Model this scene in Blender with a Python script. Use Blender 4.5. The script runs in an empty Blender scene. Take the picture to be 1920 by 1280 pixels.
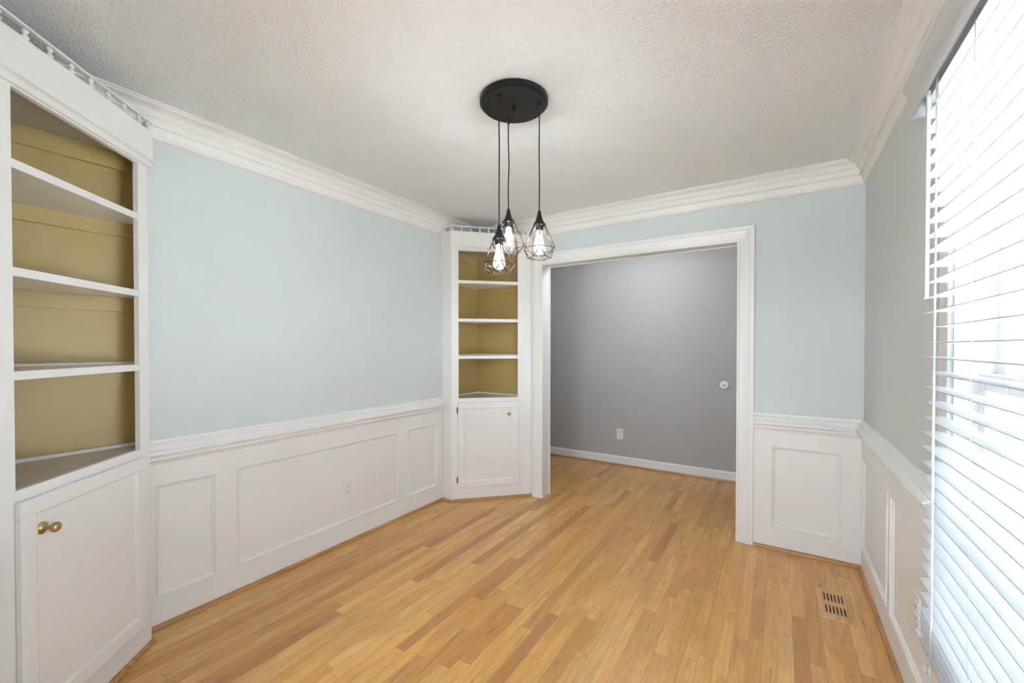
import bpy, math, random
from mathutils import Vector, Matrix

random.seed(7)
scene = bpy.context.scene
C = scene.collection

# ------------------------------------------------------------------ camera
F_PX, CY = 787.3217, 659.1287
YAW, PITCH, CAM_H = 0.5682, -0.0112, 1.33
cam_d = bpy.data.cameras.new('camera')
cam = bpy.data.objects.new('camera', cam_d)
C.objects.link(cam)
fw = Vector((-math.sin(YAW) * math.cos(PITCH), math.cos(YAW) * math.cos(PITCH), math.sin(PITCH)))
rt = Vector((math.cos(YAW), math.sin(YAW), 0))
up = rt.cross(fw)
m = Matrix((rt, up, -fw)).transposed().to_4x4()
m.translation = Vector((0, 0, CAM_H))
cam.matrix_world = m
cam_d.sensor_width = 36.0
cam_d.lens = F_PX * 36.0 / 1920.0
cam_d.shift_y = (CY - 640.0) / 1920.0
cam_d.clip_start = 0.02
scene.camera = cam

# ------------------------------------------------------------------ world, daylight portals, exposure
SKY = 2.2
w = bpy.data.worlds.new('world')
scene.world = w
w.use_nodes = True
bg = w.node_tree.nodes['Background']
bg.inputs[0].default_value = (0.93, 0.965, 1.0, 1)
bg.inputs[1].default_value = SKY
scene.view_settings.view_transform = 'Standard'
scene.view_settings.look = 'None'
scene.view_settings.gamma = 1.0
scene.view_settings.exposure = 1.6
scene.view_settings.use_white_balance = True
scene.view_settings.white_balance_temperature = 5250
scene.view_settings.white_balance_tint = 5
scene.cycles.max_bounces = 10
scene.cycles.diffuse_bounces = 7
scene.cycles.glossy_bounces = 4
scene.cycles.transmission_bounces = 6
scene.cycles.transparent_max_bounces = 12
scene.cycles.sample_clamp_indirect = 8.0
scene.cycles.use_denoising = True


def area(name, loc, rot, sx, sy, power, col=(1, 1, 1), portal=False, spread=None):
    d = bpy.data.lights.new(name, 'AREA')
    d.shape = 'RECTANGLE'
    d.size, d.size_y = sx, sy
    d.energy = power
    d.color = col
    if portal:
        d.cycles.is_portal = True
    if spread:
        d.spread = spread
    o = bpy.data.objects.new(name, d)
    o.location = loc
    o.rotation_euler = rot
    C.objects.link(o)
    return o


sun_d = bpy.data.lights.new('sun', 'SUN')
sun_d.energy = 80.0
sun_d.angle = math.radians(2)
sun_d.color = (1.0, 0.98, 0.95)
sun = bpy.data.objects.new('sun', sun_d)
sun.rotation_euler = Vector((0.55, -0.30, -0.78)).to_track_quat('-Z', 'Y').to_euler()
C.objects.link(sun)

# room numbers (metres)
XL, YB, XR, YN, ZC = -2.479, 3.2525, 0.4253, 0.115, 2.44
WT = 0.13                                   # wall thickness
DX0, DX1, DZ = -1.76, -0.244, 2.05          # cased opening to the hall
NX0, NX1 = -1.37, 0.32                      # doorway the camera stands in
WY0, WY1, WZ0, WZ1 = 0.62, 1.735, 0.44, 2.03  # window opening in the right wall
HY = 4.63                                   # far wall of the hall
KY = -3.3                                   # far wall of the room behind the camera

area('daylight_portal', (XR + WT + 0.02, (WY0 + WY1) / 2, (WZ0 + WZ1) / 2), (0, math.pi / 2, 0), WZ1 - WZ0, WY1 - WY0, 1, portal=True)
area('daylight_portal', (-0.9, KY - WT - 0.02, 1.05), (math.pi / 2, 0, 0), 1.2, 2.1, 1, portal=True)


# ------------------------------------------------------------------ materials
def nt_new(name):
    mt = bpy.data.materials.new(name)
    mt.use_nodes = True
    return mt, mt.node_tree, mt.node_tree.nodes['Principled BSDF']


def paint(name, col, rough=0.5, bump=0.0, scale=60, spec=0.5, mottle=0.03, detail=3):
    mt, nt, b = nt_new(name)
    N, L = nt.nodes, nt.links
    tc = N.new('ShaderNodeTexCoord')
    n1 = N.new('ShaderNodeTexNoise')
    n1.inputs['Scale'].default_value = 2.3
    n1.inputs['Detail'].default_value = 4
    L.new(tc.outputs['Object'], n1.inputs['Vector'])
    r = N.new('ShaderNodeValToRGB')
    r.color_ramp.elements[0].position = 0.3
    r.color_ramp.elements[1].position = 0.7
    r.color_ramp.elements[0].color = [c * (1 - mottle) for c in col] + [1]
    r.color_ramp.elements[1].color = [min(1, c * (1 + mottle)) for c in col] + [1]
    L.new(n1.outputs['Fac'], r.inputs['Fac'])
    L.new(r.outputs['Color'], b.inputs['Base Color'])
    b.inputs['Roughness'].default_value = rough
    b.inputs['Specular IOR Level'].default_value = spec
    if bump:
        n2 = N.new('ShaderNodeTexNoise')
        n2.inputs['Scale'].default_value = scale
        n2.inputs['Detail'].default_value = detail
        L.new(tc.outputs['Object'], n2.inputs['Vector'])
        bp = N.new('ShaderNodeBump')
        bp.inputs['Strength'].default_value = bump
        bp.inputs['Distance'].default_value = 0.004
        L.new(n2.outputs['Fac'], bp.inputs['Height'])
        L.new(bp.outputs['Normal'], b.inputs['Normal'])
    return mt


def metal(name, col, rough=0.3):
    mt, nt, b = nt_new(name)
    n = nt.nodes.new('ShaderNodeTexNoise')
    n.inputs['Scale'].default_value = 90
    r = nt.nodes.new('ShaderNodeMapRange')
    r.inputs['To Min'].default_value = rough * 0.8
    r.inputs['To Max'].default_value = rough * 1.25
    nt.links.new(n.outputs['Fac'], r.inputs['Value'])
    nt.links.new(r.outputs['Result'], b.inputs['Roughness'])
    b.inputs['Base Color'].default_value = (*col, 1)
    b.inputs['Metallic'].default_value = 1.0
    return mt


def math_node(nt, op, a, b=None, c=None):
    n = nt.nodes.new('ShaderNodeMath')
    n.operation = op
    for i, v in enumerate((a, b, c)):
        if v is None:
            continue
        if isinstance(v, (int, float)):
            n.inputs[i].default_value = v
        else:
            nt.links.new(v, n.inputs[i])
    return n.outputs[0]


def wood_floor():
    mt, nt, b = nt_new('oak_floor')
    N, L = nt.nodes, nt.links
    M = lambda op, a, c=None, d=None: math_node(nt, op, a, c, d)
    tc = N.new('ShaderNodeTexCoord')
    sp = N.new('ShaderNodeSeparateXYZ')
    L.new(tc.outputs['Object'], sp.inputs[0])
    x, y = sp.outputs[0], sp.outputs[1]
    u = M('DIVIDE', x, 0.0572)
    row = M('FLOOR', u)
    fu = M('SUBTRACT', u, row)
    wn = N.new('ShaderNodeTexWhiteNoise')
    wn.noise_dimensions = '1D'
    L.new(row, wn.inputs['W'])
    rr = wn.outputs['Value']
    wn2 = N.new('ShaderNodeTexWhiteNoise')
    wn2.noise_dimensions = '1D'
    L.new(M('ADD', row, 113.7), wn2.inputs['W'])
    leng = M('MULTIPLY_ADD', wn2.outputs['Value'], 0.7, 0.6)
    v = M('ADD', M('DIVIDE', y, leng), M('MULTIPLY', rr, 17.3))
    # uneven board lengths inside a row
    v = M('ADD', v, M('MULTIPLY', M('SINE', M('MULTIPLY', v, 2.1)), 0.28))
    seg = M('FLOOR', v)
    fv = M('SUBTRACT', v, seg)
    cb = N.new('ShaderNodeCombineXYZ')
    L.new(row, cb.inputs[0]); L.new(seg, cb.inputs[1])
    cell = N.new('ShaderNodeTexWhiteNoise')
    cell.noise_dimensions = '3D'
    L.new(cb.outputs[0], cell.inputs['Vector'])
    cv = cell.outputs['Value']
    ramp = N.new('ShaderNodeValToRGB')
    e = ramp.color_ramp.elements
    e[0].position = 0.0; e[0].color = (0.40, 0.190, 0.052, 1)
    e[1].position = 1.0; e[1].color = (0.64, 0.390, 0.135, 1)
    for p, c in ((0.06, (0.46, 0.225, 0.060)), (0.16, (0.56, 0.297, 0.076)), (0.45, (0.595, 0.325, 0.084)), (0.75, (0.62, 0.345, 0.095)), (0.92, (0.64, 0.372, 0.113))):
        k = e.new(p); k.color = (*c, 1)
    L.new(cv, ramp.inputs['Fac'])

    def noise(sx, sy, shift, scale, detail, rough, dist):
        g = N.new('ShaderNodeCombineXYZ')
        L.new(M('MULTIPLY', x, sx), g.inputs[0])
        L.new(M('MULTIPLY', y, sy), g.inputs[1])
        L.new(M('MULTIPLY', cv, shift), g.inputs[2])
        n = N.new('ShaderNodeTexNoise')
        n.inputs['Scale'].default_value = scale
        n.inputs['Detail'].default_value = detail
        n.inputs['Roughness'].default_value = rough
        n.inputs['Distortion'].default_value = dist
        L.new(g.outputs[0], n.inputs['Vector'])
        return n.outputs['Fac']

    def rng(v_, a0, a1, b0, b1):
        r = N.new('ShaderNodeMapRange')
        for k_, q in (('From Min', a0), ('From Max', a1), ('To Min', b0), ('To Max', b1)):
            r.inputs[k_].default_value = q
        L.new(v_, r.inputs['Value'])
        return r.outputs[0]

    def mixc(fac, a_, col):
        q = N.new('ShaderNodeMix'); q.data_type = 'RGBA'
        L.new(fac, q.inputs['Factor']); L.new(a_, q.inputs[6])
        q.inputs[7].default_value = (*col, 1)
        return q.outputs[2]

    fine = noise(1.0, 0.045, 37.0, 110, 4, 0.6, 0.4)      # pores
    soft = noise(1.0, 0.16, 53.0, 9, 3, 0.55, 0.8)        # slow tone drift along a board
    warm = noise(1.0, 0.22, 71.0, 7, 2, 0.5, 0.6)
    dark = noise(1.0, 0.10, 91.0, 30, 3, 0.6, 1.6)        # mineral streaks
    knot = noise(1.0, 0.30, 19.0, 15, 2, 0.5, 0.8)
    # cathedral figure: rings from a stretched, warped field
    ring = M('SINE', M('MULTIPLY', noise(1.0, 0.12, 11.0, 10, 2, 0.45, 0.3), 95.0))
    tone = M('MULTIPLY', M('MULTIPLY', rng(fine, 0.3, 0.7, 0.86, 1.10), rng(soft, 0.3, 0.7, 0.84, 1.13)), rng(ring, -1.0, 1.0, 0.955, 1.03))
    vm = N.new('ShaderNodeVectorMath'); vm.operation = 'SCALE'
    L.new(ramp.outputs['Color'], vm.inputs[0]); L.new(tone, vm.inputs['Scale'])
    c1 = mixc(rng(warm, 0.52, 0.74, 0.0, 0.55), vm.outputs[0], (0.50, 0.215, 0.040))
    c2 = mixc(rng(knot, 0.66, 0.78, 0.0, 0.55), c1, (0.27, 0.135, 0.060))
    c3 = mixc(rng(dark, 0.62, 0.72, 0.0, 0.60), c2, (0.22, 0.105, 0.045))
    # seams
    eu = M('MINIMUM', fu, M('SUBTRACT', 1.0, fu))
    ev = M('MULTIPLY', M('MINIMUM', fv, M('SUBTRACT', 1.0, fv)), 9.0)
    seam = M('MINIMUM', eu, ev)
    sm = N.new('ShaderNodeMapRange')
    sm.inputs['From Min'].default_value = 0.008
    sm.inputs['From Max'].default_value = 0.028
    sm.inputs['To Min'].default_value = 0.72
    sm.inputs['To Max'].default_value = 1.0
    L.new(seam, sm.inputs['Value'])
    vm2 = N.new('ShaderNodeVectorMath'); vm2.operation = 'SCALE'
    L.new(c3, vm2.inputs[0]); L.new(sm.outputs[0], vm2.inputs['Scale'])
    L.new(vm2.outputs[0], b.inputs['Base Color'])
    b.inputs['Roughness'].default_value = 0.34
    b.inputs['Specular IOR Level'].default_value = 0.5
    b.inputs['Coat Weight'].default_value = 0.25
    b.inputs['Coat Roughness'].default_value = 0.16
    bp = N.new('ShaderNodeBump')
    bp.inputs['Strength'].default_value = 0.25
    bp.inputs['Distance'].default_value = 0.001
    L.new(M('MULTIPLY_ADD', fine, 0.25, sm.outputs[0]), bp.inputs['Height'])
    L.new(bp.outputs['Normal'], b.inputs['Normal'])
    return mt


def wood_trim(name, c0, c1, axis=1):
    mt, nt, b = nt_new(name)
    N, L = nt.nodes, nt.links
    tc = N.new('ShaderNodeTexCoord')
    mp = N.new('ShaderNodeMapping')
    s = [60, 60, 60]; s[axis] = 4
    mp.inputs['Scale'].default_value = s
    L.new(tc.outputs['Object'], mp.inputs['Vector'])
    n = N.new('ShaderNodeTexNoise')
    n.inputs['Scale'].default_value = 1.0
    n.inputs['Detail'].default_value = 5
    L.new(mp.outputs[0], n.inputs['Vector'])
    r = N.new('ShaderNodeValToRGB')
    r.color_ramp.elements[0].position = 0.35; r.color_ramp.elements[0].color = (*c0, 1)
    r.color_ramp.elements[1].position = 0.68; r.color_ramp.elements[1].color = (*c1, 1)
    L.new(n.outputs['Fac'], r.inputs['Fac'])
    L.new(r.outputs[0], b.inputs['Base Color'])
    b.inputs['Roughness'].default_value = 0.38
    return mt


def ceiling_mat():
    mt, nt, b = nt_new('stipple_ceiling')
    N, L = nt.nodes, nt.links
    tc = N.new('ShaderNodeTexCoord')
    n = N.new('ShaderNodeTexNoise')
    n.inputs['Scale'].default_value = 105
    n.inputs['Detail'].default_value = 4
    n.inputs['Roughness'].default_value = 0.62
    L.new(tc.outputs['Object'], n.inputs['Vector'])
    vo = N.new('ShaderNodeTexVoronoi')
    vo.inputs['Scale'].default_value = 135
    L.new(tc.outputs['Object'], vo.inputs['Vector'])
    h = math_node(nt, 'SUBTRACT', n.outputs['Fac'], math_node(nt, 'MULTIPLY', vo.outputs['Distance'], 0.35))
    bp = N.new('ShaderNodeBump')
    bp.inputs['Strength'].default_value = 1.0
    bp.inputs['Distance'].default_value = 0.008
    L.new(h, bp.inputs['Height'])
    L.new(bp.outputs['Normal'], b.inputs['Normal'])
    b.inputs['Base Color'].default_value = (0.87, 0.885, 0.89, 1)
    b.inputs['Roughness'].default_value = 0.9
    b.inputs['Specular IOR Level'].default_value = 0.2
    return mt


def glass_mat(name, tint=(1, 1, 1)):
    mt = bpy.data.materials.new(name)
    mt.use_nodes = True
    nt = mt.node_tree
    nt.nodes.clear()
    o = nt.nodes.new('ShaderNodeOutputMaterial')
    t = nt.nodes.new('ShaderNodeBsdfTransparent')
    t.inputs[0].default_value = (*tint, 1)
    g = nt.nodes.new('ShaderNodeBsdfGlossy')
    g.inputs['Roughness'].default_value = 0.02
    lw = nt.nodes.new('ShaderNodeLayerWeight')
    lw.inputs[0].default_value = 0.5
    fr = nt.nodes.new('ShaderNodeMath')
    fr.operation = 'POWER'
    fr.inputs[1].default_value = 5.0
    nt.links.new(lw.outputs['Facing'], fr.inputs[0])
    mx = nt.nodes.new('ShaderNodeMixShader')
    nt.links.new(fr.outputs[0], mx.inputs[0])
    nt.links.new(t.outputs[0], mx.inputs[1])
    nt.links.new(g.outputs[0], mx.inputs[2])
    nt.links.new(mx.outputs[0], o.inputs[0])
    return mt


def emit_mat(name, col, strength, clear=0.0):
    mt = bpy.data.materials.new(name)
    mt.use_nodes = True
    nt = mt.node_tree
    nt.nodes.clear()
    o = nt.nodes.new('ShaderNodeOutputMaterial')
    e = nt.nodes.new('ShaderNodeEmission')
    e.inputs[0].default_value = (*col, 1)
    e.inputs[1].default_value = strength
    if clear:
        t = nt.nodes.new('ShaderNodeBsdfTransparent')
        mx = nt.nodes.new('ShaderNodeMixShader')
        mx.inputs[0].default_value = 1 - clear
        nt.links.new(t.outputs[0], mx.inputs[1])
        nt.links.new(e.outputs[0], mx.inputs[2])
        nt.links.new(mx.outputs[0], o.inputs[0])
    else:
        nt.links.new(e.outputs[0], o.inputs[0])
    return mt


M_WALL = paint('blue_grey_wall_paint', (0.60, 0.635, 0.628), 0.62, 0.12, 220, 0.35, 0.012)
M_HALL = paint('taupe_grey_wall_paint', (0.43, 0.415, 0.40), 0.7, 0.12, 220, 0.3, 0.012)
M_KIT = paint('white_wall_paint', (0.72, 0.71, 0.69), 0.7, 0.1, 220, 0.3, 0.012)
M_TRIM = paint('white_trim_paint', (0.775, 0.76, 0.735), 0.36, 0.05, 60, 0.5, 0.014)
M_CROWN = paint('cream_crown_paint', (0.78, 0.765, 0.73), 0.4, 0.05, 60, 0.45, 0.014)
M_HALLTRIM = paint('hall_baseboard_paint', (0.76, 0.76, 0.75), 0.4, 0.03, 60)
M_KHAKI = paint('khaki_cabinet_paint', (0.425, 0.312, 0.108), 0.42, 0.22, 26, 0.4, 0.05)
M_SHELF = paint('greige_shelf_paint', (0.50, 0.465, 0.40), 0.4, 0.08, 40)
M_BLIND = paint('white_blind', (0.52, 0.525, 0.53), 0.42, 0.0, 40, 0.4, 0.004)
M_CORD = paint('white_cord', (0.6, 0.6, 0.6), 0.7, 0.3, 900)
M_PLATE = paint('white_plastic', (0.76, 0.755, 0.74), 0.35)
M_SLOT = paint('dark_slot', (0.03, 0.028, 0.025), 0.6)
M_BLACK = paint('matte_black_metal', (0.005, 0.0045, 0.0045), 0.38, 0.0, 60, 0.35)
M_BRONZE = metal('bronze_wire', (0.085, 0.055, 0.04), 0.45)
M_BRASS = metal('antique_brass', (0.48, 0.36, 0.17), 0.3)
M_HINGE = metal('aged_hinge', (0.20, 0.18, 0.14), 0.5)
M_FLOOR = wood_floor()
M_SHOE_Y = wood_trim('stained_shoe_wood_y', (0.32, 0.15, 0.042), (0.52, 0.28, 0.09), 1)
M_SHOE_X = wood_trim('stained_shoe_wood_x', (0.32, 0.15, 0.042), (0.52, 0.28, 0.09), 0)
M_REG = wood_trim('register_wood', (0.46, 0.25, 0.085), (0.60, 0.36, 0.15), 1)
M_GREY = paint('grey_metal_damper', (0.22, 0.20, 0.20), 0.5)
M_CEIL = ceiling_mat()
M_GLASS = glass_mat('window_glass')
M_BULB = emit_mat('lit_bulb_glass', (1.0, 0.80, 0.58), 0.55, 0.4)
M_FIL = emit_mat('lit_filament', (1.0, 0.72, 0.42), 22.0)
M_LAMP = emit_mat('lit_diffuser', (1.0, 0.93, 0.84), 10.0)
M_GROUND = paint('pale_paving', (0.42, 0.41, 0.37), 0.9, 0.5, 20, 0.2, 0.1)


# ------------------------------------------------------------------ mesh builder
class MB:
    def __init__(s):
        s.v, s.f, s.sm = [], [], []

    def add(s, vs, fs, smooth=False):
        n = len(s.v)
        s.v += [tuple(p) for p in vs]
        s.f += [tuple(i + n for i in f) for f in fs]
        s.sm += [smooth] * len(fs)
        return s

    def box(s, a, b):
        x0, x1 = sorted((a[0], b[0])); y0, y1 = sorted((a[1], b[1])); z0, z1 = sorted((a[2], b[2]))
        return s.add([(x0, y0, z0), (x1, y0, z0), (x1, y1, z0), (x0, y1, z0), (x0, y0, z1), (x1, y0, z1), (x1, y1, z1), (x0, y1, z1)],
                     [(0, 3, 2, 1), (4, 5, 6, 7), (0, 1, 5, 4), (1, 2, 6, 5), (2, 3, 7, 6), (3, 0, 4, 7)])

    def obox(s, o, u, n, u0, u1, n0, n1, z0, z1):
        """box in a frame: origin o, along u, outward n, up z"""
        P = lambda a, b, z: (o[0] + u[0] * a + n[0] * b, o[1] + u[1] * a + n[1] * b, z)
        vs = [P(u0, n0, z0), P(u1, n0, z0), P(u1, n1, z0), P(u0, n1, z0), P(u0, n0, z1), P(u1, n0, z1), P(u1, n1, z1), P(u0, n1, z1)]
        return s.add(vs, [(0, 3, 2, 1), (4, 5, 6, 7), (0, 1, 5, 4), (1, 2, 6, 5), (2, 3, 7, 6), (3, 0, 4, 7)])

    def prism(s, poly, z0, z1):
        n = len(poly)
        vs = [(p[0], p[1], z0) for p in poly] + [(p[0], p[1], z1) for p in poly]
        fs = [tuple(range(n))[::-1], tuple(range(n, 2 * n))]
        fs += [(i, (i + 1) % n, n + (i + 1) % n, n + i) for i in range(n)]
        return s.add(vs, fs)

    def sweep(s, path, prof, closed=False):
        """profile (inset, z) swept along a floor-plan path; inset goes to the left of travel"""
        n = len(path)
        offs = []
        for i in range(n):
            def nrm(a, b):
                dx, dy = b[0] - a[0], b[1] - a[1]; l = math.hypot(dx, dy)
                return (-dy / l, dx / l)
            if closed or 0 < i < n - 1:
                n1 = nrm(path[i - 1], path[i]); n2 = nrm(path[i], path[(i + 1) % n])
                k = 1 + n1[0] * n2[0] + n1[1] * n2[1]
                offs.append(((n1[0] + n2[0]) / k, (n1[1] + n2[1]) / k))
            elif i == 0:
                offs.append(nrm(path[0], path[1]))
            else:
                offs.append(nrm(path[-2], path[-1]))
        m_ = len(prof)
        vs = [(p[0] + o[0] * a, p[1] + o[1] * a, z) for p, o in zip(path, offs) for a, z in prof]
        fs = []
        for i in range(n if closed else n - 1):
            j = (i + 1) % n
            for k in range(m_):
                l = (k + 1) % m_
                fs.append((i * m_ + k, j * m_ + k, j * m_ + l, i * m_ + l))
        if not closed:
            fs.append(tuple(range(m_))); fs.append(tuple(range((n - 1) * m_, n * m_))[::-1])
        return s.add(vs, fs)

    def frame(s, o, u, n, u0, u1, z0, z1, prof, inward=True, open_bottom=False):
        """mitred moulding round a rectangle on a wall; prof = (distance from rectangle edge, height off wall)"""
        sg = 1 if inward else -1
        cs = [(u0, z0, 1, 1), (u0, z1, 1, -1), (u1, z1, -1, -1), (u1, z0, -1, 1)]
        m_ = len(prof)
        vs = []
        for (a, z, su, sz) in cs:
            for (d, h) in prof:
                aa = a + su * d * sg
                zz = z + (0 if open_bottom and sz == 1 else sz * d * sg)
                vs.append((o[0] + u[0] * aa + n[0] * h, o[1] + u[1] * aa + n[1] * h, zz))
        fs = []
        for i in range(3 if open_bottom else 4):
            j = (i + 1) % 4
            for k in range(m_):
                l = (k + 1) % m_
                fs.append((i * m_ + k, j * m_ + k, j * m_ + l, i * m_ + l))
        if open_bottom:
            fs.append(tuple(range(m_))); fs.append(tuple(range(3 * m_, 4 * m_))[::-1])
        return s.add(vs, fs)

    def lathe(s, prof, seg=24, origin=(0, 0, 0), axis=None, smooth=True):
        """prof = (radius, height) along axis (default z)"""
        ax = Vector(axis or (0, 0, 1)).normalized()
        q = Vector((0, 0, 1)).rotation_difference(ax)
        n = len(prof)
        vs = []
        for k in range(seg):
            t = 2 * math.pi * k / seg
            for r, h in prof:
                p = q @ Vector((r * math.cos(t), r * math.sin(t), h))
                vs.append((p.x + origin[0], p.y + origin[1], p.z + origin[2]))
        fs = []
        for k in range(seg):
            j = (k + 1) % seg
            for i in range(n - 1):
                fs.append((k * n + i, j * n + i, j * n + i + 1, k * n + i + 1))
        s.add(vs, fs, smooth)
        for i, flip in ((0, True), (n - 1, False)):
            if prof[i][0] > 1e-5:
                ring = [len(s.v) - seg * n + k * n + i for k in range(seg)]
                s.f.append(tuple(ring[::-1] if flip else ring)); s.sm.append(False)
        return s

    def tube(s, pts, r, seg=8, smooth=True):
        pts = [Vector(p) for p in pts]
        n = len(pts)
        rings = []
        ref = None
        for i in range(n):
            d = (pts[min(i + 1, n - 1)] - pts[max(i - 1, 0)]).normalized()
            if ref is None or abs(ref.dot(d)) > 0.95:
                ref = Vector((1, 0, 0)) if abs(d.x) < 0.8 else Vector((0, 1, 0))
            a = d.cross(ref).normalized(); b = d.cross(a).normalized()
            ref = b.cross(d).normalized() if False else ref
            rings.append([pts[i] + a * r * math.cos(2 * math.pi * k / seg) + b * r * math.sin(2 * math.pi * k / seg) for k in range(seg)])
        vs = [p for ring in rings for p in ring]
        fs = [(i * seg + k, i * seg + (k + 1) % seg, (i + 1) * seg + (k + 1) % seg, (i + 1) * seg + k) for i in range(n - 1) for k in range(seg)]
        s.add(vs, fs, smooth)
        b0 = len(s.v) - n * seg
        s.f += [tuple(b0 + k for k in range(seg))[::-1], tuple(b0 + (n - 1) * seg + k for k in range(seg))]
        s.sm += [False, False]
        return s

    def build(s, name, mat, parent=None, bevel=0.0, origin=None):
        me = bpy.data.meshes.new(name)
        org = Vector(origin) if origin else Vector((0, 0, 0))
        me.from_pydata([tuple(Vector(p) - org) for p in s.v], [], s.f)
        me.validate()
        for p, sm in zip(me.polygons, s.sm):
            p.use_smooth = sm
        me.materials.append(mat)
        import bmesh
        bm = bmesh.new(); bm.from_mesh(me)
        bmesh.ops.recalc_face_normals(bm, faces=bm.faces)
        bm.to_mesh(me); bm.free()
        o = bpy.data.objects.new(name, me)
        C.objects.link(o)
        if parent:
            o.parent = parent
            o.location = org - world_loc(parent)
        else:
            o.location = org
        if bevel:
            md = o.modifiers.new('bevel', 'BEVEL')
            md.width = bevel; md.segments = 2; md.limit_method = 'ANGLE'; md.angle_limit = math.radians(40)
        return o


def world_loc(o):
    p = Vector(o.location)
    while o.parent:
        o = o.parent
        p += Vector(o.location)
    return p


def tag(o, label, cat, group=None, kind=None):
    o['label'] = label
    o['category'] = cat
    if group: o['group'] = group
    if kind: o['kind'] = kind
    return o


def thing(name, label, cat, loc=(0, 0, 0), group=None, kind=None):
    o = bpy.data.objects.new(name, None)
    o.empty_display_size = 0.05
    o.location = loc
    C.objects.link(o)
    return tag(o, label, cat, group, kind)


def struct(name, mb, mat, label, cat, bevel=0.0):
    return tag(mb.build(name, mat, None, bevel), label, cat, None, 'structure')


# ------------------------------------------------------------------ shell
KX0, KX1 = XL - WT, 0.9
HX0, HX1 = -3.6, 0.425
def slab(z0, z1):
    return (MB().box((KX0 - WT, KY - WT, z0), (KX1 + WT, YN - WT, z1)).box((XL - WT, YN - WT, z0), (XR + WT, YB + WT, z1))
            .box((HX0 - WT, YB + WT, z0), (HX1 + WT, HY + WT, z1)))


struct('floor', slab(-0.08, 0.0), M_FLOOR, 'honey oak strip floor running from the dining room into the hall', 'floor')
struct('ceiling', slab(ZC, ZC + 0.1), M_CEIL, 'white stippled ceiling with fine bumpy texture', 'ceiling')
struct('wall_left', MB().box((XL - WT, YN - WT, 0), (XL, YB + WT, ZC)), M_WALL,
       'pale blue grey wall between the two corner cabinets', 'wall')
mb = MB().box((XL, YB, 0), (DX0 - 0.012, YB + WT, ZC)).box((DX1 + 0.012, YB, 0), (XR + WT, YB + WT, ZC)).box((DX0 - 0.012, YB, DZ + 0.012), (DX1 + 0.012, YB + WT, ZC))
struct('wall_back', mb, M_WALL, 'pale blue grey wall with the wide cased opening', 'wall')
mb = MB().box((XR, YN - WT, 0), (XR + WT, WY0, ZC)).box((XR, WY1, 0), (XR + WT, YB, ZC))
mb.box((XR, WY0, 0), (XR + WT, WY1, WZ0)).box((XR, WY0, WZ1), (XR + WT, WY1, ZC))
struct('wall_right', mb, M_WALL, 'grey blue wall holding the blind covered window', 'wall')
mb = MB().box((XL, YN - WT, 0), (NX0, YN, ZC)).box((NX1, YN - WT, 0), (XR, YN, ZC)).box((NX0, YN - WT, 2.06), (NX1, YN, ZC))
struct('wall_near', mb, M_WALL, 'blue grey wall with the doorway at the camera', 'wall')
# hall beyond the opening
struct('wall_hall_far', MB().box((HX0, HY, 0), (HX1, HY + WT, ZC)), M_HALL, 'taupe grey hall wall seen through the cased opening', 'wall')
struct('wall_hall_left', MB().box((HX0 - WT, YB, 0), (HX0, HY + WT, ZC)), M_HALL, 'left end wall of the hall', 'wall')
struct('wall_hall_right', MB().box((HX1, YB + WT, 0), (HX1 + WT, HY + WT, ZC)), M_HALL, 'right end wall of the hall', 'wall')
mb = MB().box((HX0, YB, 0), (XL - WT, YB + WT, ZC))
struct('wall_hall_near', mb, M_HALL, 'hall side wall flanking the dining room', 'wall')
# room behind the camera, unseen; opening in its far wall added for fill daylight
mb = MB().box((KX0, KY - WT, 0), (-1.5, KY, ZC)).box((-0.3, KY - WT, 0), (KX1, KY, ZC)).box((-1.5, KY - WT, 2.1), (-0.3, KY, ZC))
struct('wall_kitchen_far', mb, M_KIT, 'white wall behind the camera with a wide opening added to let in fill daylight', 'wall')
struct('wall_kitchen_left', MB().box((KX0 - WT, KY - WT, 0), (KX0, YN - WT, ZC)), M_KIT, 'white side wall behind the camera, left', 'wall')
struct('wall_kitchen_right', MB().box((KX1, KY - WT, 0), (KX1 + WT, YN - WT, ZC)), M_KIT, 'white side wall behind the camera, right', 'wall')
struct('wall_kitchen_near', MB().box((XR + WT, YN - WT, 0), (KX1 + WT, YN - WT + 0.1, ZC)), M_KIT, 'white wall beside the doorway behind the camera', 'wall')
struct('ground', MB().box((-14, -16, -0.5), (18, 18, -0.42)), M_GROUND, 'pale sunlit paving outside the window', 'ground')

# ------------------------------------------------------------------ crown, chair rail, wainscot, shoe mouldings
crown = [(0.0, 2.302), (0.010, 2.302), (0.014, 2.308), (0.013, 2.313), (0.018, 2.322), (0.023, 2.336), (0.026, 2.346), (0.026, 2.351),
         (0.036, 2.352), (0.037, 2.357), (0.032, 2.361), (0.033, 2.374), (0.038, 2.384), (0.045, 2.388), (0.046, 2.394), (0.051, 2.396),
         (0.053, 2.404), (0.060, 2.413), (0.072, 2.420), (0.086, 2.424), (0.092, 2.426), (0.093, 2.432), (0.101, 2.434), (0.101, ZC), (0.0, ZC)]
loop = [(XL, YN), (XR, YN), (XR, YB), (XL, YB)]
struct('trim_1', MB().sweep(loop, crown, True), M_CROWN, 'layered cream white crown moulding round the dining room ceiling', 'crown moulding')

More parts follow.
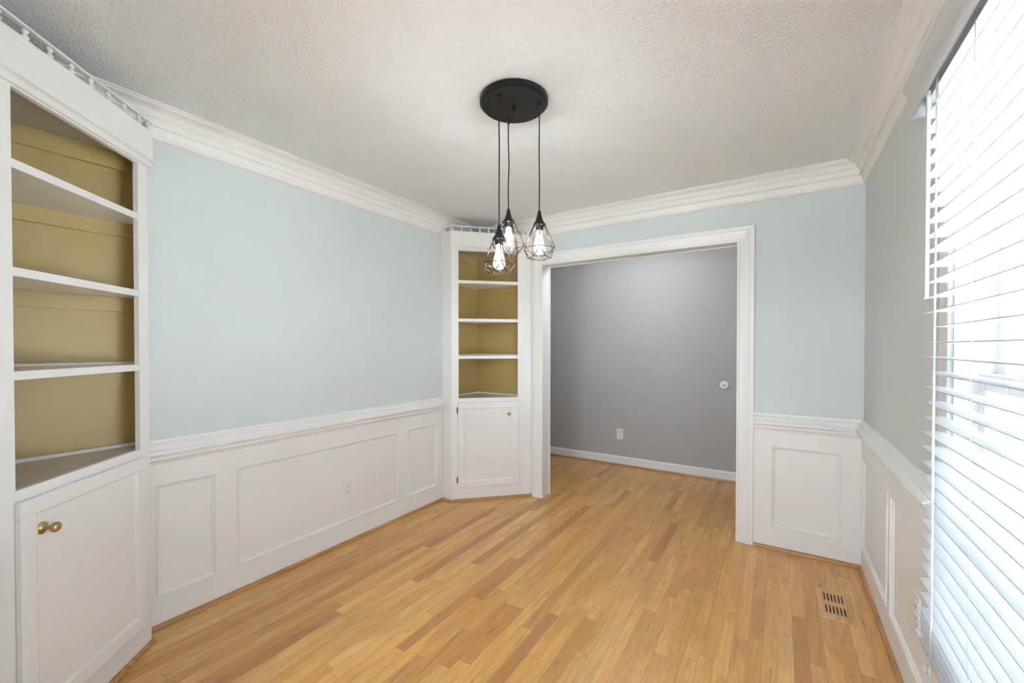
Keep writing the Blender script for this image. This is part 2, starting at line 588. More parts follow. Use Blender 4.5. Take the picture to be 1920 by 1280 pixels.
rail = [(0, 0.778), (0.012, 0.778), (0.016, 0.781), (0.017, 0.788), (0.024, 0.792), (0.031, 0.800), (0.033, 0.810), (0.030, 0.814), (0.040, 0.820),
        (0.045, 0.829), (0.044, 0.838), (0.036, 0.844), (0.028, 0.853), (0.025, 0.862), (0.027, 0.866), (0.022, 0.874), (0.013, 0.879), (0.013, 0.892), (0.010, 0.895), (0, 0.895)]
YCN, YCF = 0.70, 2.742      # where the left wall shows between the cabinets
XC0 = DX1 + 0.098           # right edge of the opening's casing
struct('trim_2', MB().sweep([(XL, YCF), (XL, YCN + 0.01)], rail), M_TRIM, 'white chair rail on the left wall between the corner cabinets', 'chair rail')
struct('trim_3', MB().sweep([(XR, 1.812), (XR, YB), (XC0, YB)], rail), M_TRIM, 'white chair rail turning the right back corner', 'chair rail')

PZ0, PZ1 = 0.148, 0.678
bead = [(0, 0), (0, 0.013), (0.003, 0.0145), (0.006, 0.013), (0.007, 0.009), (0.012, 0.008), (0.017, 0.004), (0.018, 0.0)]


def wainscot(name, o, u, n, u0, u1, panels, label, z1=0.778):
    mb = MB()
    T = 0.009
    mb.obox(o, u, n, u0, u1, 0, T, 0.0, PZ0)
    mb.obox(o, u, n, u0, u1, 0, T, PZ1, z1)
    xs = [u0] + [e for p in panels for e in p] + [u1]
    for a, b in zip(xs[0::2], xs[1::2]):
        if b - a > 0.001:
            mb.obox(o, u, n, a, b, 0, T, PZ0, PZ1)
    for a, b in panels:
        mb.frame(o, u, n, a, b, PZ0, PZ1, bead)
        mb.obox(o, u, n, a + 0.01, b - 0.01, 0, 0.001, PZ0 + 0.01, PZ1 - 0.01)
    return struct(name, mb, M_TRIM, label, 'wainscot')


wainscot('trim_4', (XL, 0), (0, 1), (1, 0), YCN + 0.01, YCF, [(0.757, 1.005), (1.105, 2.243), (2.341, 2.677)], 'white panelled wainscot with three panels on the left wall')
wainscot('trim_5', (0, YB), (1, 0), (0, -1), XC0, XR, [(-0.043, 0.319)], 'white panelled wainscot with one panel beside the opening')
# right wall: one panel by the corner, the next one runs on under the window
o_, u_, n_ = (XR, 0), (0, 1), (-1, 0)
T_ = 0.009
YC = 1.806
mb = MB()
mb.obox(o_, u_, n_, YN, YB - 0.009, 0, T_, 0.0, PZ0)
mb.obox(o_, u_, n_, YC, YB - 0.009, 0, T_, PZ1, 0.778)
mb.obox(o_, u_, n_, 2.445, 2.515, 0, T_, PZ0, PZ1)
mb.obox(o_, u_, n_, 3.19, YB - 0.009, 0, T_, PZ0, PZ1)
mb.frame(o_, u_, n_, 2.515, 3.19, PZ0, PZ1, bead)
mb.obox(o_, u_, n_, 2.525, 3.18, 0, 0.001, PZ0 + 0.01, PZ1 - 0.01)
mb.obox(o_, u_, n_, YC, 2.435, 0, 0.001, PZ0 + 0.01, PZ1 - 0.01)
mb.obox(o_, u_, n_, YN, YC, 0, 0.001, PZ0 + 0.01, 0.40)
path3 = [(YC, PZ1), (2.445, PZ1), (2.445, PZ0), (YN, PZ0)]
dirs = [(0, -1), (-1, -1), (-1, 1), (0, 1)]
m_ = len(bead)
vs = [(XR - h, a + du * d, z + dz * d) for (a, z), (du, dz) in zip(path3, dirs) for d, h in bead]
fs = [(i * m_ + k, (i + 1) * m_ + k, (i + 1) * m_ + (k + 1) % m_, i * m_ + (k + 1) % m_) for i in range(3) for k in range(m_)]
mb.add(vs, fs)
struct('trim_6', mb, M_TRIM, 'white panelled wainscot along the right wall and under the window', 'wainscot')

# shoe mouldings
shoe = [(0, 0), (0.016, 0), (0.016, 0.006), (0.013, 0.014), (0.006, 0.019), (0, 0.02)]


def quarter(name, path, mat, label):
    return struct(name, MB().sweep(path, shoe), mat, label, 'shoe moulding')


quarter('baseboard_left', [(XL + 0.009, YCF), (XL + 0.009, YCN)], M_SHOE_Y, 'stained wooden shoe moulding along the left wall')
quarter('baseboard_back', [(XR - 0.009, YB - 0.009), (XC0, YB - 0.009)], M_SHOE_X, 'stained wooden shoe moulding beside the opening')
quarter('baseboard_right', [(XR - 0.009, YN + 0.01), (XR - 0.009, YB - 0.009)], M_SHOE_Y, 'stained wooden shoe moulding along the right wall')
hb = [(0, 0.0), (0.013, 0.0), (0.013, 0.088), (0.008, 0.100), (0.0, 0.103)]
struct('baseboard_hall', MB().sweep([(HX1, HY), (HX0, HY)], hb), M_HALLTRIM, 'white baseboard along the grey hall wall', 'baseboard')
quarter('trim_7', [(HX1, HY - 0.013), (HX0, HY - 0.013)], M_SHOE_X, 'stained wooden shoe moulding in the hall')

# ------------------------------------------------------------------ the cased opening
d1 = thing('door_1', 'wide white cased opening leading to the grey hall', 'doorway', ((DX0 + DX1) / 2, YB, 0), kind='structure')
mb = MB().box((DX0 - 0.012, YB - 0.002, 0), (DX0, YB + WT + 0.002, DZ)).box((DX1, YB - 0.002, 0), (DX1 + 0.012, YB + WT + 0.002, DZ))
mb.box((DX0 - 0.012, YB - 0.002, DZ), (DX1 + 0.012, YB + WT + 0.002, DZ + 0.012))
mb.build('jamb', M_TRIM, d1, 0.001)
cas = [(-0.006, 0), (-0.006, 0.012), (0.0, 0.015), (0.008, 0.016), (0.011, 0.013), (0.02, 0.014), (0.035, 0.016), (0.05, 0.019), (0.066, 0.022), (0.072, 0.020), (0.080, 0.021), (0.093, 0.021), (0.098, 0.018), (0.098, 0)]
mb = MB().frame((0, YB), (1, 0), (0, -1), DX0, DX1, 0.0, DZ, cas, inward=False, open_bottom=True)
mb.build('casing', M_TRIM, d1)
mb = MB().frame((0, YB + WT), (1, 0), (0, 1), DX0, DX1, 0.0, DZ, cas, inward=False, open_bottom=True)
mb.build('casing', M_TRIM, d1)
d2 = thing('door_2', 'white cased doorway at the camera', 'doorway', ((NX0 + NX1) / 2, YN, 0), kind='structure')
mb = MB().frame((0, YN - WT), (1, 0), (0, -1), NX0, NX1, 0.0, 2.06, cas, inward=False, open_bottom=True)
mb.build('casing', M_TRIM, d2)


# ------------------------------------------------------------------ corner cabinets
def cabinet(label, corner, uw, vw, P0, P1, ret_u, ret_v, door_hinge_first, knob_s, rose, z_open, door_z, spins, s_group, drop, fp):
    """corner: room corner; uw: unit along first wall away from the corner, vw along second wall.
    P0: front corner near first wall, P1: front corner near second wall (plan points)"""
    P0, P1 = Vector(P0), Vector(P1)
    fu = (P1 - P0).normalized()
    W = (P1 - P0).length
    ctr = Vector(corner)
    fn = Vector((-fu.y, fu.x))
    if fn.dot(ctr - P0) > 0:
        fn = -fn
    T = thing('corner_cabinet', label, 'cabinet', ((P0.x + P1.x + ctr.x) / 3, (P0.y + P1.y + ctr.y) / 3, 0), s_group)
    A = Vector(ret_u)      # point on first wall
    B = Vector(ret_v)      # point on second wall
    ztop = 2.155
    st = 0.060             # stile width
    zdt = 0.888
    # carcass: sides, face frame
    mb = MB()
    def slab(p, q, t, z0, z1, side):
        d = (q - p).normalized(); nn = Vector((-d.y, d.x)) * side
        mb.prism([p, q, q + nn * t, p + nn * t], z0, z1)
    inside = lambda p, q: 1 if Vector((-(q - p).y, (q - p).x)).dot(ctr + (P0 + P1) * 0.5 - (p + q)) > 0 else -1
    FT = 0.019
    slab(A, P0, 0.016, 0, 2.20, inside(A, P0))
    slab(P1, B, 0.016, 0, 2.20, inside(P1, B))
    mb.build('side_panel', M_TRIM, T)
    mb = MB()
    P = lambda s_, d_: (P0.x + fu.x * s_ + fn.x * d_, P0.y + fu.y * s_ + fn.y * d_)
    def fbox(m_, s0, s1, d0, d1, z0, z1):
        m_.prism([P(s0, d0), P(s1, d0), P(s1, d1), P(s0, d1)], z0, z1)
    fbox(mb, 0, st, -FT, 0, 0, 2.20)
    fbox(mb, W - st, W, -FT, 0, 0, 2.20)
    fbox(mb, st, W - st, -FT, 0, z_open, 2.20)
    fbox(mb, st, W - st, -FT, 0, 0.848, zdt)
    fbox(mb, st, W - st, -FT, 0, 0, door_z + 0.01)
    mb.build('face_frame', M_TRIM, T)
    # khaki back boards follow the two walls
    A2 = A + (ctr - A).normalized() * 0.0
    t = 0.014
    u2, v2 = Vector(uw), Vector(vw)
    mb = MB()
    la = min((A - ctr).dot(u2), (P0 - ctr).dot(u2)) - 0.017
    lb = min((B - ctr).dot(v2), (P1 - ctr).dot(v2)) - 0.017
    c0 = ctr + u2 * 0.001 + v2 * 0.001
    mb.prism([c0, c0 + u2 * la, c0 + u2 * la + v2 * t, c0 + v2 * t], 0.87, 2.22)
    mb.build('back_panel', M_KHAKI, T)
    mb = MB()
    mb.prism([c0 + u2 * t, c0 + u2 * t + v2 * t, c0 + v2 * lb + u2 * t, c0 + v2 * lb], 0.87, 2.22) if False else \
        mb.prism([c0 + v2 * t, c0 + v2 * lb, c0 + v2 * lb + u2 * t, c0 + v2 * t + u2 * t], 0.87, 2.22)
    mb.build('back_panel', M_KHAKI, T)
    # shelf polygon
    i_ = 0.0155
    k = 0.019
    q0 = c0 + u2 * i_ + v2 * i_
    qa = c0 + u2 * (la - 0.002) + v2 * i_
    qb = c0 + v2 * (lb - 0.002) + u2 * i_
    def inner(p, q, t_):
        d = (q - p).normalized(); return p + Vector((-d.y, d.x)) * inside(p, q) * t_
    pa = Vector(P(0.012, -FT - 0.0005)); pb = Vector(P(W - 0.012, -FT - 0.0005))
    poly = [q0, qa, pa, pb, qb]
    ztops = [1.905, 1.575, 1.255]
    def shelf(z, th, name, front):
        m_ = MB().prism(poly, z - th, z)
        if front:
            fbox(m_, st + 0.0005, W - st - 0.0005, -FT - 0.001, -0.002, z - th, z)
        return m_.build(name, M_SHELF if not front else M_TRIM, T)
    for z in ztops:
        so = shelf(z, 0.027, 'shelf', True)
        ab = (q0 - qa)
        # white quarter-round where the shelf meets the back boards
        q = MB().prism([q0, qa, qa + v2 * 0.010, q0 + v2 * 0.010 + u2 * 0.010], z, z + 0.010)
        q.prism([q0, q0 + u2 * 0.010 + v2 * 0.010, qb + u2 * 0.010, qb], z, z + 0.010)
        q.build('quarter_round', M_TRIM, so)
    so = MB().prism(poly, 0.868, zdt - 0.001).build('bottom_shelf', M_SHELF, T)
    q = MB().prism([q0, qa, qa + v2 * 0.012, q0 + v2 * 0.012 + u2 * 0.012], zdt - 0.001, zdt + 0.012)
    q.prism([q0, q0 + u2 * 0.012 + v2 * 0.012, qb + u2 * 0.012, qb], zdt - 0.001, zdt + 0.012)
    q.build('quarter_round', M_TRIM, so)
    MB().prism(poly, 2.182, 2.2).build('top_board', M_SHELF, T)
    # khaki cleats under each shelf and under the top
    for z, h in [(2.182, 0.075)] + [(zz - 0.027, 0.062) for zz in ztops]:
        m_ = MB().prism([q0, qa, qa + v2 * 0.014, q0 + v2 * 0.014 + u2 * 0.014], z - h, z - 0.0005)
        m_.prism([q0, q0 + u2 * 0.014 + v2 * 0.014, qb + u2 * 0.014, qb], z - h, z - 0.0005)
        m_.build('cleat', M_KHAKI, T)
    # frieze, bead and cap: sweep along A-P0-P1-B
    # direction so that 'left of travel' is outward
    path = [A, P0, P1, B]
    n0 = Vector((-(P1 - P0).y, (P1 - P0).x))
    if n0.dot(fn) < 0:
        path = path[::-1]
    fr = [(-0.016, 2.163), (0.010, 2.163), (0.012, 2.167), (fp - 0.005, 2.172), (fp - 0.002, 2.180), (fp + 0.004, 2.186), (fp + 0.009, 2.188), (fp + 0.009, 2.193),
          (fp + 0.001, 2.196), (fp, 2.204), (fp, 2.318), (fp - 0.002, 2.32), (-0.016, 2.32)]
    fr = [(a_, b_ - drop) for a_, b_ in fr]
    # keep the frieze clear of the crown: shorten where it meets the walls
    MB().sweep([(p.x, p.y) for p in path], fr).build('frieze', M_TRIM, T)
    # lid closing the top, set back from the crown moulding
    s2 = 0.04
    MB().prism([ctr + u2 * s2 + v2 * s2, A + v2 * s2, P0, P1, B + u2 * s2], 2.20, 2.212).build('lid', M_TRIM, T)
    # shoe moulding
    sp = shoe
    g_sh = MB().sweep([(p.x, p.y) for p in path], sp).build('shoe_moulding', M_SHOE_X, T)
    # gallery rail
    Aw = A + (P0 - A).normalized() * 0.014
    Bw = B + (P1 - B).normalized() * 0.014
    gp = [Aw, P0, P1, Bw]
    if n0.dot(fn) < 0:
        gp = gp[::-1]
    off = fp - 0.012
    gr = MB().sweep([(p.x, p.y) for p in gp], [(off - 0.010, 2.358 - drop), (off + 0.010, 2.358 - drop), (off + 0.011, 2.362 - drop), (off + 0.009, 2.3665 - drop), (off - 0.009, 2.3665 - drop), (off - 0.011, 2.362 - drop)]).build('gallery_rail', M_TRIM, T)
    spf = [(0.0045, 0), (0.0055, 0.0012), (0.0085, 0.0035), (0.0102, 0.0075), (0.0098, 0.0115), (0.0070, 0.0155), (0.0045, 0.0180), (0.0045, 0.0195), (0.0068, 0.0215), (0.0090, 0.0255), (0.0092, 0.0290), (0.0070, 0.0335), (0.0045, 0.0362), (0.0040, 0.0375)]
    proto = MB().lathe(spf, 12)
    def spin(px, py):
        m_ = MB(); m_.v = [(a + px, b + py, c + 2.3203 - drop) for a, b, c in proto.v]; m_.f = list(proto.f); m_.sm = list(proto.sm)
        m_.build('spindle', M_TRIM, gr, origin=(px, py, 2.3203 - drop))
    for s_ in spins:
        x_, y_ = P(s_, off)
        spin(x_, y_)
    for a_, b_ in ((A, P0), (B, P1)):
        d = (b_ - a_); L_ = d.length
        nn = Vector((-d.y, d.x)).normalized() * (-inside(a_, b_))
        for q_ in ([0.4, 0.88] if L_ > 0.08 else [0.55]):
            p_ = a_ + d * q_ + nn * off
            spin(p_.x, p_.y)
    # door
    DT = 0.018
    s0, s1, z0, z1 = st - 0.006, W - st + 0.006, door_z, 0.853
    fw_ = 0.052
    mb = MB()
    fbox(mb, s0, s1, 0.001, DT, z0, z0 + fw_); fbox(mb, s0, s1, 0.001, DT, z1 - fw_, z1)
    fbox(mb, s0, s0 + fw_, 0.001, DT, z0 + fw_, z1 - fw_); fbox(mb, s1 - fw_, s1, 0.001, DT, z0 + fw_, z1 - fw_)
    dr = mb.build('door', M_TRIM, T, 0.0022)
    mb = MB()
    fbox(mb, s0 + fw_, s1 - fw_, 0.003, DT - 0.008, z0 + fw_, z1 - fw_)
    mb.frame((P0.x, P0.y), (fu.x, fu.y), (fn.x, fn.y), s0 + fw_, s1 - fw_, z0 + fw_, z1 - fw_, [(0, 0.008), (0, DT - 0.0005), (0.002, DT - 0.002), (0.003, DT - 0.0045), (0.008, DT - 0.005), (0.010, 0.008)])
    mb.build('panel', M_TRIM, dr)
    kx, ky = P(knob_s, DT - (0.0 if knob_s > s1 - fw_ or knob_s < s0 + fw_ else 0.008))
    ax = (fn.x, fn.y, 0)
    kz = 0.745
    if rose:
        m_ = MB().lathe([(0, 0), (0.0195, 0), (0.0195, 0.002), (0.017, 0.004), (0.011, 0.0045), (0.0105, 0.006), (0.008, 0.007), (0.0065, 0.012), (0.0055, 0.024), (0.0065, 0.027),
                         (0.0095, 0.029), (0.0155, 0.033), (0.0165, 0.039), (0.0145, 0.045), (0.009, 0.0485), (0, 0.0495)], 28, (kx, ky, kz), ax)
    else:
        m_ = MB().lathe([(0, 0), (0.009, 0), (0.009, 0.002), (0.006, 0.004), (0.0055, 0.012), (0.008, 0.015), (0.0135, 0.019), (0.0145, 0.024), (0.012, 0.029), (0.007, 0.0315), (0, 0.032)], 24, (kx, ky, kz), ax)
    kn = m_.build('knob', M_BRASS, dr); kn['label'] = 'round brass knob'
    hs = s0 - 0.004 if door_hinge_first else s1 + 0.004
    for hz in (0.185, 0.785):
        m_ = MB()
        hx, hy = P(hs, 0.006)
        m_.lathe([(0.0035, -0.027), (0.0045, -0.024), (0.0045, 0.024), (0.0035, 0.027)], 10, (hx, hy, hz))
        sgn = -1 if door_hinge_first else 1
        a_, b_ = sorted((hs, hs + sgn * 0.008))
        fbox(m_, a_, b_, 0.0002, 0.003, hz - 0.024, hz + 0.024)
        h_ = m_.build('hinge', M_HINGE, dr); h_['label'] = 'small aged metal hinge'
    return T


E_ = 0.0015
NP0 = (-2.372, 0.707); NP1 = (-1.930, 0.217)
cabinet('large white corner cabinet in the left foreground with khaki lined open shelves', (XL, YN), (0, 1), (1, 0), NP0, NP1,
        (XL + E_, 0.707), (-1.930, YN + E_), True, 0.528, True, 2.122, 0.122, [0.006] + [0.062 + 0.083 * k for k in range(8)], 'built-in corner cabinets', 0.034, 0.018)
cabinet('white corner cabinet in the far left corner behind the pendant lamp', (XL, YB), (0, -1), (1, 0), (-2.370, 2.750), (-1.915, 3.205),
        (XL + E_, 2.750), (-1.866, YB - E_), True, 0.50, False, 2.158, 0.122, [0.012 + 0.0772 * k for k in range(9)], 'built-in corner cabinets', 0.0, 0.012)


# ------------------------------------------------------------------ window and blind
wn = thing('window_1', 'tall white framed window behind the horizontal blind', 'window', (XR, (WY0 + WY1) / 2, WZ0), kind='structure')
mb = MB()
mb.box((XR + 0.0, WY0, WZ0), (XR + WT, WY0 + 0.02, WZ1)).box((XR, WY1 - 0.02, WZ0), (XR + WT, WY1, WZ1)).box((XR, WY0, WZ1 - 0.02), (XR + WT, WY1, WZ1)).box((XR, WY0, WZ0), (XR + WT, WY1, WZ0 + 0.02))
mb.build('jamb', M_TRIM, wn)
wc = [(-0.004, 0), (-0.004, 0.010), (0.004, 0.0125), (0.010, 0.010), (0.03, 0.011), (0.045, 0.014), (0.055, 0.0145), (0.062, 0.012), (0.062, 0)]
mb = MB().frame((XR, 0), (0, 1), (-1, 0), WY0, WY1, WZ0 - 0.005, WZ1, wc, inward=False, open_bottom=True)
mb.build('casing', M_TRIM, wn)
mb = MB().box((XR - 0.058, WY0 - 0.08, 0.418), (XR + 0.02, WY1 + 0.075, 0.438))
mb.build('stool', M_TRIM, wn, 0.003)
mb = MB().sweep([(XR - 0.009, WY0 - 0.06), (XR - 0.009, WY1 + 0.06)], [(0, 0.345), (0.008, 0.345), (0.012, 0.352), (0.012, 0.395), (0.018, 0.405), (0.018, 0.4175), (0, 0.4175)])
mb.build('apron', M_TRIM, wn)
zm = 1.235
for (x0, x1, z0, z1) in ((XR + 0.050, XR + 0.085, WZ0 + 0.02, zm + 0.02), (XR + 0.086, XR + 0.121, zm - 0.02, WZ1 - 0.02)):
    y0, y1, t = WY0 + 0.02, WY1 - 0.02, 0.045
    mb = MB().box((x0, y0, z0), (x1, y0 + t, z1)).box((x0, y1 - t, z0), (x1, y1, z1)).box((x0, y0 + t, z0), (x1, y1 - t, z0 + t)).box((x0, y0 + t, z1 - t), (x1, y1 - t, z1))
    # muntins
    for k in (1, 2):
        yy = y0 + (y1 - y0) * k / 3
        mb.box((x0 + 0.008, yy - 0.009, z0 + t), (x1 - 0.008, yy + 0.009, z1 - t))
    zz = (z0 + z1) / 2
    mb.box((x0 + 0.008, y0 + t, zz - 0.009), (x1 - 0.008, y1 - t, zz + 0.009))
    sh = mb.build('sash', M_TRIM, wn, 0.0015)
    xm = (x0 + x1) / 2
    MB().box((xm - 0.002, y0 + t - 0.01, z0 + t - 0.01), (xm + 0.002, y1 - t + 0.01, z1 - t + 0.01)).build('pane', M_GLASS, sh)

SX0, SX1 = 0.355, 0.405       # slat, room side and window side
SY0, SY1 = 0.56, 1.705
bl = thing('window_blind', 'white two inch horizontal slat blind over the tall window', 'blind', ((SX0 + SX1) / 2, (SY0 + SY1) / 2, 0.47))
mb = MB()
# slightly crowned slats with rounded ends
zb, step = 0.556, 0.0437
zs = []
z = zb
while z < 2.045:
    zs.append(z); z += step
zs = [0.4905, 0.512, 0.534] + zs
rnd = random.Random(3)
for z in zs:
    dz = rnd.uniform(-0.0012, 0.0012)
    tilt = 0.0015 + rnd.uniform(-0.001, 0.001)
    nseg = 6
    top, bot = [], []
    for k in range(nseg + 1):
        q = k / nseg
        x = SX0 + (SX1 - SX0) * q
        c = 0.0018 * (1 - (2 * q - 1) ** 2)
        top.append((x, z + dz + c + 0.0013 + tilt * (q - 0.5))); bot.append((x, z + dz + c - 0.0013 + tilt * (q - 0.5)))
    sec = top + bot[::-1]
    ye = SY1 + rnd.uniform(-0.002, 0.002)
    n = len(sec)
    vs = [(x, SY0, zz) for x, zz in sec] + [(x, ye, zz) for x, zz in sec]
    fs = [(i, (i + 1) % n, n + (i + 1) % n, n + i) for i in range(n)] + [tuple(range(n))[::-1], tuple(range(n, 2 * n))]
    mb.add(vs, fs, False)
mb.build('slats', M_BLIND, bl)
MB().box((SX0, SY0, 0.449), (SX1, SY1, 0.468)).build('bottom_rail', M_BLIND, bl, 0.003)
MB().box((SX0 - 0.004, SY0 - 0.005, 2.062), (SX1, SY1 + 0.002, 2.10)).build('headrail', M_BLIND, bl, 0.002)
# valance: front board with moulded profile and end returns
vx = 0.312
vp = [(0, 2.018), (0.010, 2.018), (0.014, 2.026), (0.014, 2.040), (0.011, 2.052), (0.009, 2.075), (0.011, 2.094), (0.016, 2.104), (0.018, 2.112), (0.018, 2.120), (0, 2.120)]
vy1, vy0 = 1.722, 0.53
MB().sweep([(XR - 0.001, vy0), (vx + 0.018, vy0), (vx + 0.018, vy1), (XR - 0.001, vy1)], vp).build('valance', M_BLIND, bl)
# ladder cords front and back, lift cords, wand
for y in (1.572, 1.318, 0.82):
    m_ = MB()
    for x in (SX0 - 0.0016, SX1 + 0.0012):
        m_.tube([(x, y, 0.455), (x, y, 2.065)], 0.0008, 6)
    for z in zs:
        m_.tube([(SX0 - 0.0016, y, z - 0.0022), (SX1 + 0.0012, y, z - 0.0022)], 0.0006, 5)
    m_.build('ladder_cord', M_CORD, bl)
m_ = MB()
lx = 0.3485
m_.tube([(lx, 1.566, 2.066), (lx, 1.562, 1.6), (lx, 1.566, 1.1), (lx, 1.564, 0.62), (lx - 0.002, 1.562, 0.47)], 0.0013, 6)
m_.tube([(lx, 1.556, 2.066), (lx, 1.556, 1.6), (lx, 1.557, 1.1), (lx, 1.557, 0.62), (lx - 0.002, 1.558, 0.47)], 0.0013, 6)
m_.build('lift_cord', M_CORD, bl)
m_ = MB()
for k, (dy, dz_, rr) in enumerate(((0.012, 0.0, 0.014), (0.008, -0.012, 0.016), (0.014, -0.006, 0.012))):
    pts = []
    for j in range(17):
        t = 2 * math.pi * j / 16
        pts.append((lx - 0.006 + 0.006 * math.cos(t + k), 1.558 + dy + rr * math.cos(t), 0.450 + dz_ + rr * 0.75 * math.sin(t)))
    m_.tube(pts, 0.0015, 6)
m_.tube([(lx - 0.002, 1.560, 0.47), (lx - 0.003, 1.562, 0.445), (lx - 0.001, 1.558, 0.40), (lx, 1.555, 0.32), (lx, 1.552, 0.20)], 0.0014, 6)
m_.tube([(lx - 0.002, 1.562, 0.47), (lx - 0.003, 1.552, 0.440), (lx - 0.001, 1.548, 0.40), (lx, 1.542, 0.32), (lx, 1.538, 0.22)], 0.0014, 6)
m_.build('cord_knot', M_CORD, bl)
m_ = MB()
wx = 0.335
wy = 1.574
m_.tube([(wx, wy + 0.008, 2.058), (wx - 0.001, wy, 2.02)], 0.0022, 8)
m_.prism([(wx - 0.004, wy - 0.007), (wx + 0.004, wy - 0.007), (wx + 0.005, wy), (wx + 0.004, wy + 0.007), (wx - 0.004, wy + 0.007), (wx - 0.005, wy)], 1.463, 2.022)
m_.build('tilt_wand', M_BLIND, bl, 0.001)

# ------------------------------------------------------------------ pendant lamp
ZP = 2.408
cx_, cy_ = -1.013, 1.603
pl = thing('pendant_lamp', 'black three-light pendant lamp with wire cage shades over the dining floor', 'lamp', (cx_, cy_, ZC))
cn = MB().lathe([(0, -0.0005), (0.1505, -0.0005), (0.1525, -0.003), (0.1525, -0.021), (0.1510, -0.0225), (0.1480, -0.0228), (0.1478, -0.0255), (0.1460, -0.0265), (0.1445, -0.0268), (0.1443, -0.0295), (0.1425, -0.0315), (0.1400, -0.032), (0.0, -0.032)], 72, (cx_, cy_, ZC), smooth=False).build('canopy', M_BLACK, pl)
MB().lathe([(0, 0), (0.007, 0), (0.007, -0.003), (0.004, -0.005), (0.004, -0.014), (0.006, -0.017), (0.005, -0.022), (0, -0.024)], 16, (cx_, cy_, ZP)).build('finial', M_BLACK, cn)


def pendant(x, y, zr, rot):
    """zr: height of the rim of the cone (top of the cage)"""
    pts = []
    ztop = zr + 0.062
    for k in range(15):
        q = k / 14
        pts.append((x + 0.0016 * math.sin(q * 9 + x * 20) * math.sin(math.pi * q), y + 0.0016 * math.cos(q * 8 + y * 9) * math.sin(math.pi * q), ZP + (ztop - ZP) * q))
    c_ = MB().tube(pts, 0.0028, 8)
    c_.lathe([(0.009, ZP), (0.009, ZP - 0.004), (0.006, ZP - 0.008), (0.005, ZP - 0.022), (0.003, ZP - 0.026)], 14, (x, y, 0))
    c_.build('cord', M_BLACK, pl)
    s_ = MB().lathe([(0.003, 0.064), (0.006, 0.062), (0.0085, 0.050), (0.0115, 0.036), (0.016, 0.022), (0.022, 0.010), (0.029, 0.002), (0.030, -0.001), (0.028, -0.004), (0.019, -0.004),
                     (0.0185, -0.020), (0.0165, -0.026), (0.0, -0.026)], 28, (x, y, zr))
    so = s_.build('socket_cup', M_BLACK, pl)
    g = MB()
    n = 6
    def ring(r, z, ph): return [(x + r * math.cos(rot + ph + 2 * math.pi * k / n), y + r * math.sin(rot + ph + 2 * math.pi * k / n), zr + z) for k in range(n)]
    r0 = ring(0.029, -0.004, 0); r1 = ring(0.076, -0.108, 0); r2 = ring(0.051, -0.148, math.pi / n)
    wr = 0.0016
    for k in range(n):
        j = (k + 1) % n
        g.tube([r0[k], r0[j]], wr * 1.2, 6)
        g.tube([r0[k], r1[k]], wr, 6)
        g.tube([r1[k], r1[j]], wr, 6)
        g.tube([r1[k], r2[k]], wr, 6)
        g.tube([r1[j], r2[k]], wr, 6)
        g.tube([r2[k], r2[j]], wr, 6)
    g.build('wire_cage', M_BRONZE, pl)
    b_ = MB().lathe([(0.0125, -0.026), (0.0135, -0.036), (0.0165, -0.054), (0.0215, -0.076), (0.0265, -0.096), (0.0275, -0.106), (0.0255, -0.117), (0.019, -0.127), (0.010, -0.132), (0, -0.134)], 28, (x, y, zr)).build('light_bulb', M_BULB, pl)
    f_ = MB()
    for k in range(6):
        a = 2 * math.pi * k / 6
        f_.tube([(x + 0.006 * math.cos(a), y + 0.006 * math.sin(a), zr - 0.045), (x + 0.011 * math.cos(a + 0.4), y + 0.011 * math.sin(a + 0.4), zr - 0.110)], 0.0016, 5)
    f_.build('filament', M_FIL, b_)
    ld = bpy.data.lights.new('bulb_light', 'POINT')
    ld.energy = 3.6; ld.color = (1.0, 0.90, 0.77); ld.shadow_soft_size = 0.012
    lo = bpy.data.objects.new('bulb_light', ld)
    lo.location = (x, y, zr - 0.080)
    C.objects.link(lo)


pendant(-1.024, 1.501, 1.796, 0.20)
pendant(-1.091, 1.678, 1.923, 0.55)
pendant(-0.911, 1.653, 1.876, 0.03)


# ------------------------------------------------------------------ outlets, wall plate, register
def outlet(label, o, u, n, uc, zc, group):
    T = thing('wall_outlet', label, 'outlet', (o[0] + u[0] * uc, o[1] + u[1] * uc, zc - 0.06), group)
    mb = MB().obox(o, u, n, uc - 0.037, uc + 0.037, 0.0005, 0.006, zc - 0.06, zc + 0.06)
    mb.build('cover_plate', M_PLATE, T, 0.002)
    for s in (-1, 1):
        c = zc + s * 0.020
        r = MB().obox(o, u, n, uc - 0.0165, uc + 0.0165, 0.0055, 0.0075, c - 0.014, c + 0.014).build('receptacle', M_PLATE, T, 0.0008)
        h = MB()
        h.obox(o, u, n, uc - 0.0085, uc - 0.006, 0.0070, 0.0078, c - 0.003, c + 0.006)
        h.obox(o, u, n, uc + 0.006, uc + 0.0085, 0.0070, 0.0078, c - 0.002, c + 0.005)
        h.obox(o, u, n, uc - 0.0025, uc + 0.0025, 0.0070, 0.0078, c - 0.0105, c - 0.0055)
        h.build('slot', M_SLOT, r)
    return T


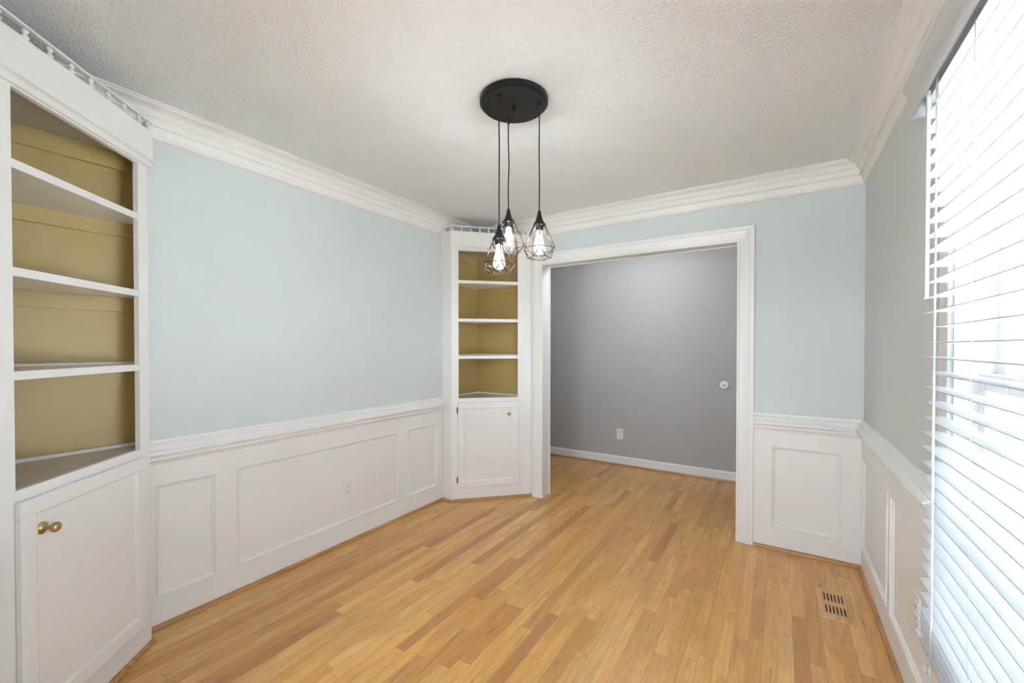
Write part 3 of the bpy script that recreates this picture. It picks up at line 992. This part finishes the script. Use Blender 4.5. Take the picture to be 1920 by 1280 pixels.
outlet('white duplex outlet in the long panel of the left wall', (XL + 0.001, 0), (0, 1), (1, 0), 1.803, 0.365, 'wall outlets')
outlet('white duplex outlet low on the grey hall wall', (0, HY), (1, 0), (0, -1), -1.513, 0.352, 'wall outlets')
outlet('white duplex outlet below the window blind near the stool', (XR - 0.001, 0), (0, 1), (-1, 0), 2.045, 0.38, 'wall outlets')
wp = thing('wall_plate', 'small round white plate with a dark slot on the hall wall', 'wall plate', (-0.463, HY, 0.91))
MB().lathe([(0, 0.0004), (0.042, 0.0004), (0.043, 0.003), (0.038, 0.008), (0.024, 0.010), (0, 0.010)], 32, (-0.463, HY, 0.952), (0, -1, 0)).build('cover_disc', M_PLATE, wp)
MB().box((-0.476, HY - 0.0115, 0.9475), (-0.450, HY - 0.0098, 0.9565)).build('slot', M_SLOT, wp, 0.001)

# wooden floor register
rg = thing('floor_register', 'oak floor register with twelve slots set near the right wall', 'floor vent', (0.244, 2.70, 0))
rx0, rx1, ry0, ry1, rh = 0.170, 0.317, 2.555, 2.848, 0.008
sx = [0.2035 + k * 0.0150 for k in range(6)]
rows = ((2.603, 2.680), (2.723, 2.806))
mb = MB()
sw = 0.0070
xe = [rx0 + 0.003] + [e for a in sx for e in (a - sw / 2 + 0.0025, a + sw / 2 + 0.0025)] + [rx1 - 0.003]
ys = [ry0 + 0.003, rows[0][0], rows[0][1], rows[1][0], rows[1][1], ry1 - 0.003]
for a, b in ((0, 1), (2, 3), (4, 5)):
    mb.box((xe[0], ys[a], 0.0), (xe[-1], ys[b], rh))
for a, b in ((1, 2), (3, 4)):
    for i in range(0, len(xe), 2):
        mb.box((xe[i], ys[a], 0.0), (xe[i + 1], ys[b], rh))
mb.add([(rx0, ry0, 0), (rx1, ry0, 0), (rx1, ry1, 0), (rx0, ry1, 0), (xe[0], ys[0], rh), (xe[-1], ys[0], rh), (xe[-1], ys[-1], rh), (xe[0], ys[-1], rh)],
       [(0, 1, 5, 4), (1, 2, 6, 5), (2, 3, 7, 6), (3, 0, 4, 7)])
mb.build('grille', M_REG, rg)
MB().box((xe[1] - 0.002, rows[0][0] - 0.002, 0.0002), (xe[-2] + 0.002, rows[0][1] + 0.002, 0.0012)).box((xe[1] - 0.002, rows[1][0] - 0.002, 0.0002), (xe[-2] + 0.002, rows[1][1] + 0.002, 0.0012)).build('duct_opening', M_SLOT, rg)


# ------------------------------------------------------------------ unseen ceiling lamps: one lights the hall, one is added behind the camera as fill
def flush_lamp(label, x, y, power, r=0.17):
    T = thing('ceiling_lamp', label, 'lamp', (x, y, ZC))
    MB().lathe([(0, -0.0005), (r, -0.0005), (r, -0.02), (r - 0.01, -0.025), (0, -0.025)], 40, (x, y, ZC)).build('base', M_PLATE, T)
    MB().lathe([(r - 0.015, -0.026), (r - 0.02, -0.05), (r - 0.06, -0.075), (0, -0.085)], 40, (x, y, ZC)).build('diffuser', M_LAMP, T)
    d = bpy.data.lights.new('lamp_light', 'POINT')
    d.energy = power; d.color = (1.0, 0.93, 0.85); d.shadow_soft_size = 0.1
    o = bpy.data.objects.new('lamp_light', d); o.location = (x, y, ZC - 0.2); C.objects.link(o)
    return T


flush_lamp('white domed ceiling lamp in the hall', -1.2, 3.75, 3.5)
flush_lamp('white domed ceiling lamp added unseen behind the camera for fill light', -0.6, -1.5, 34)
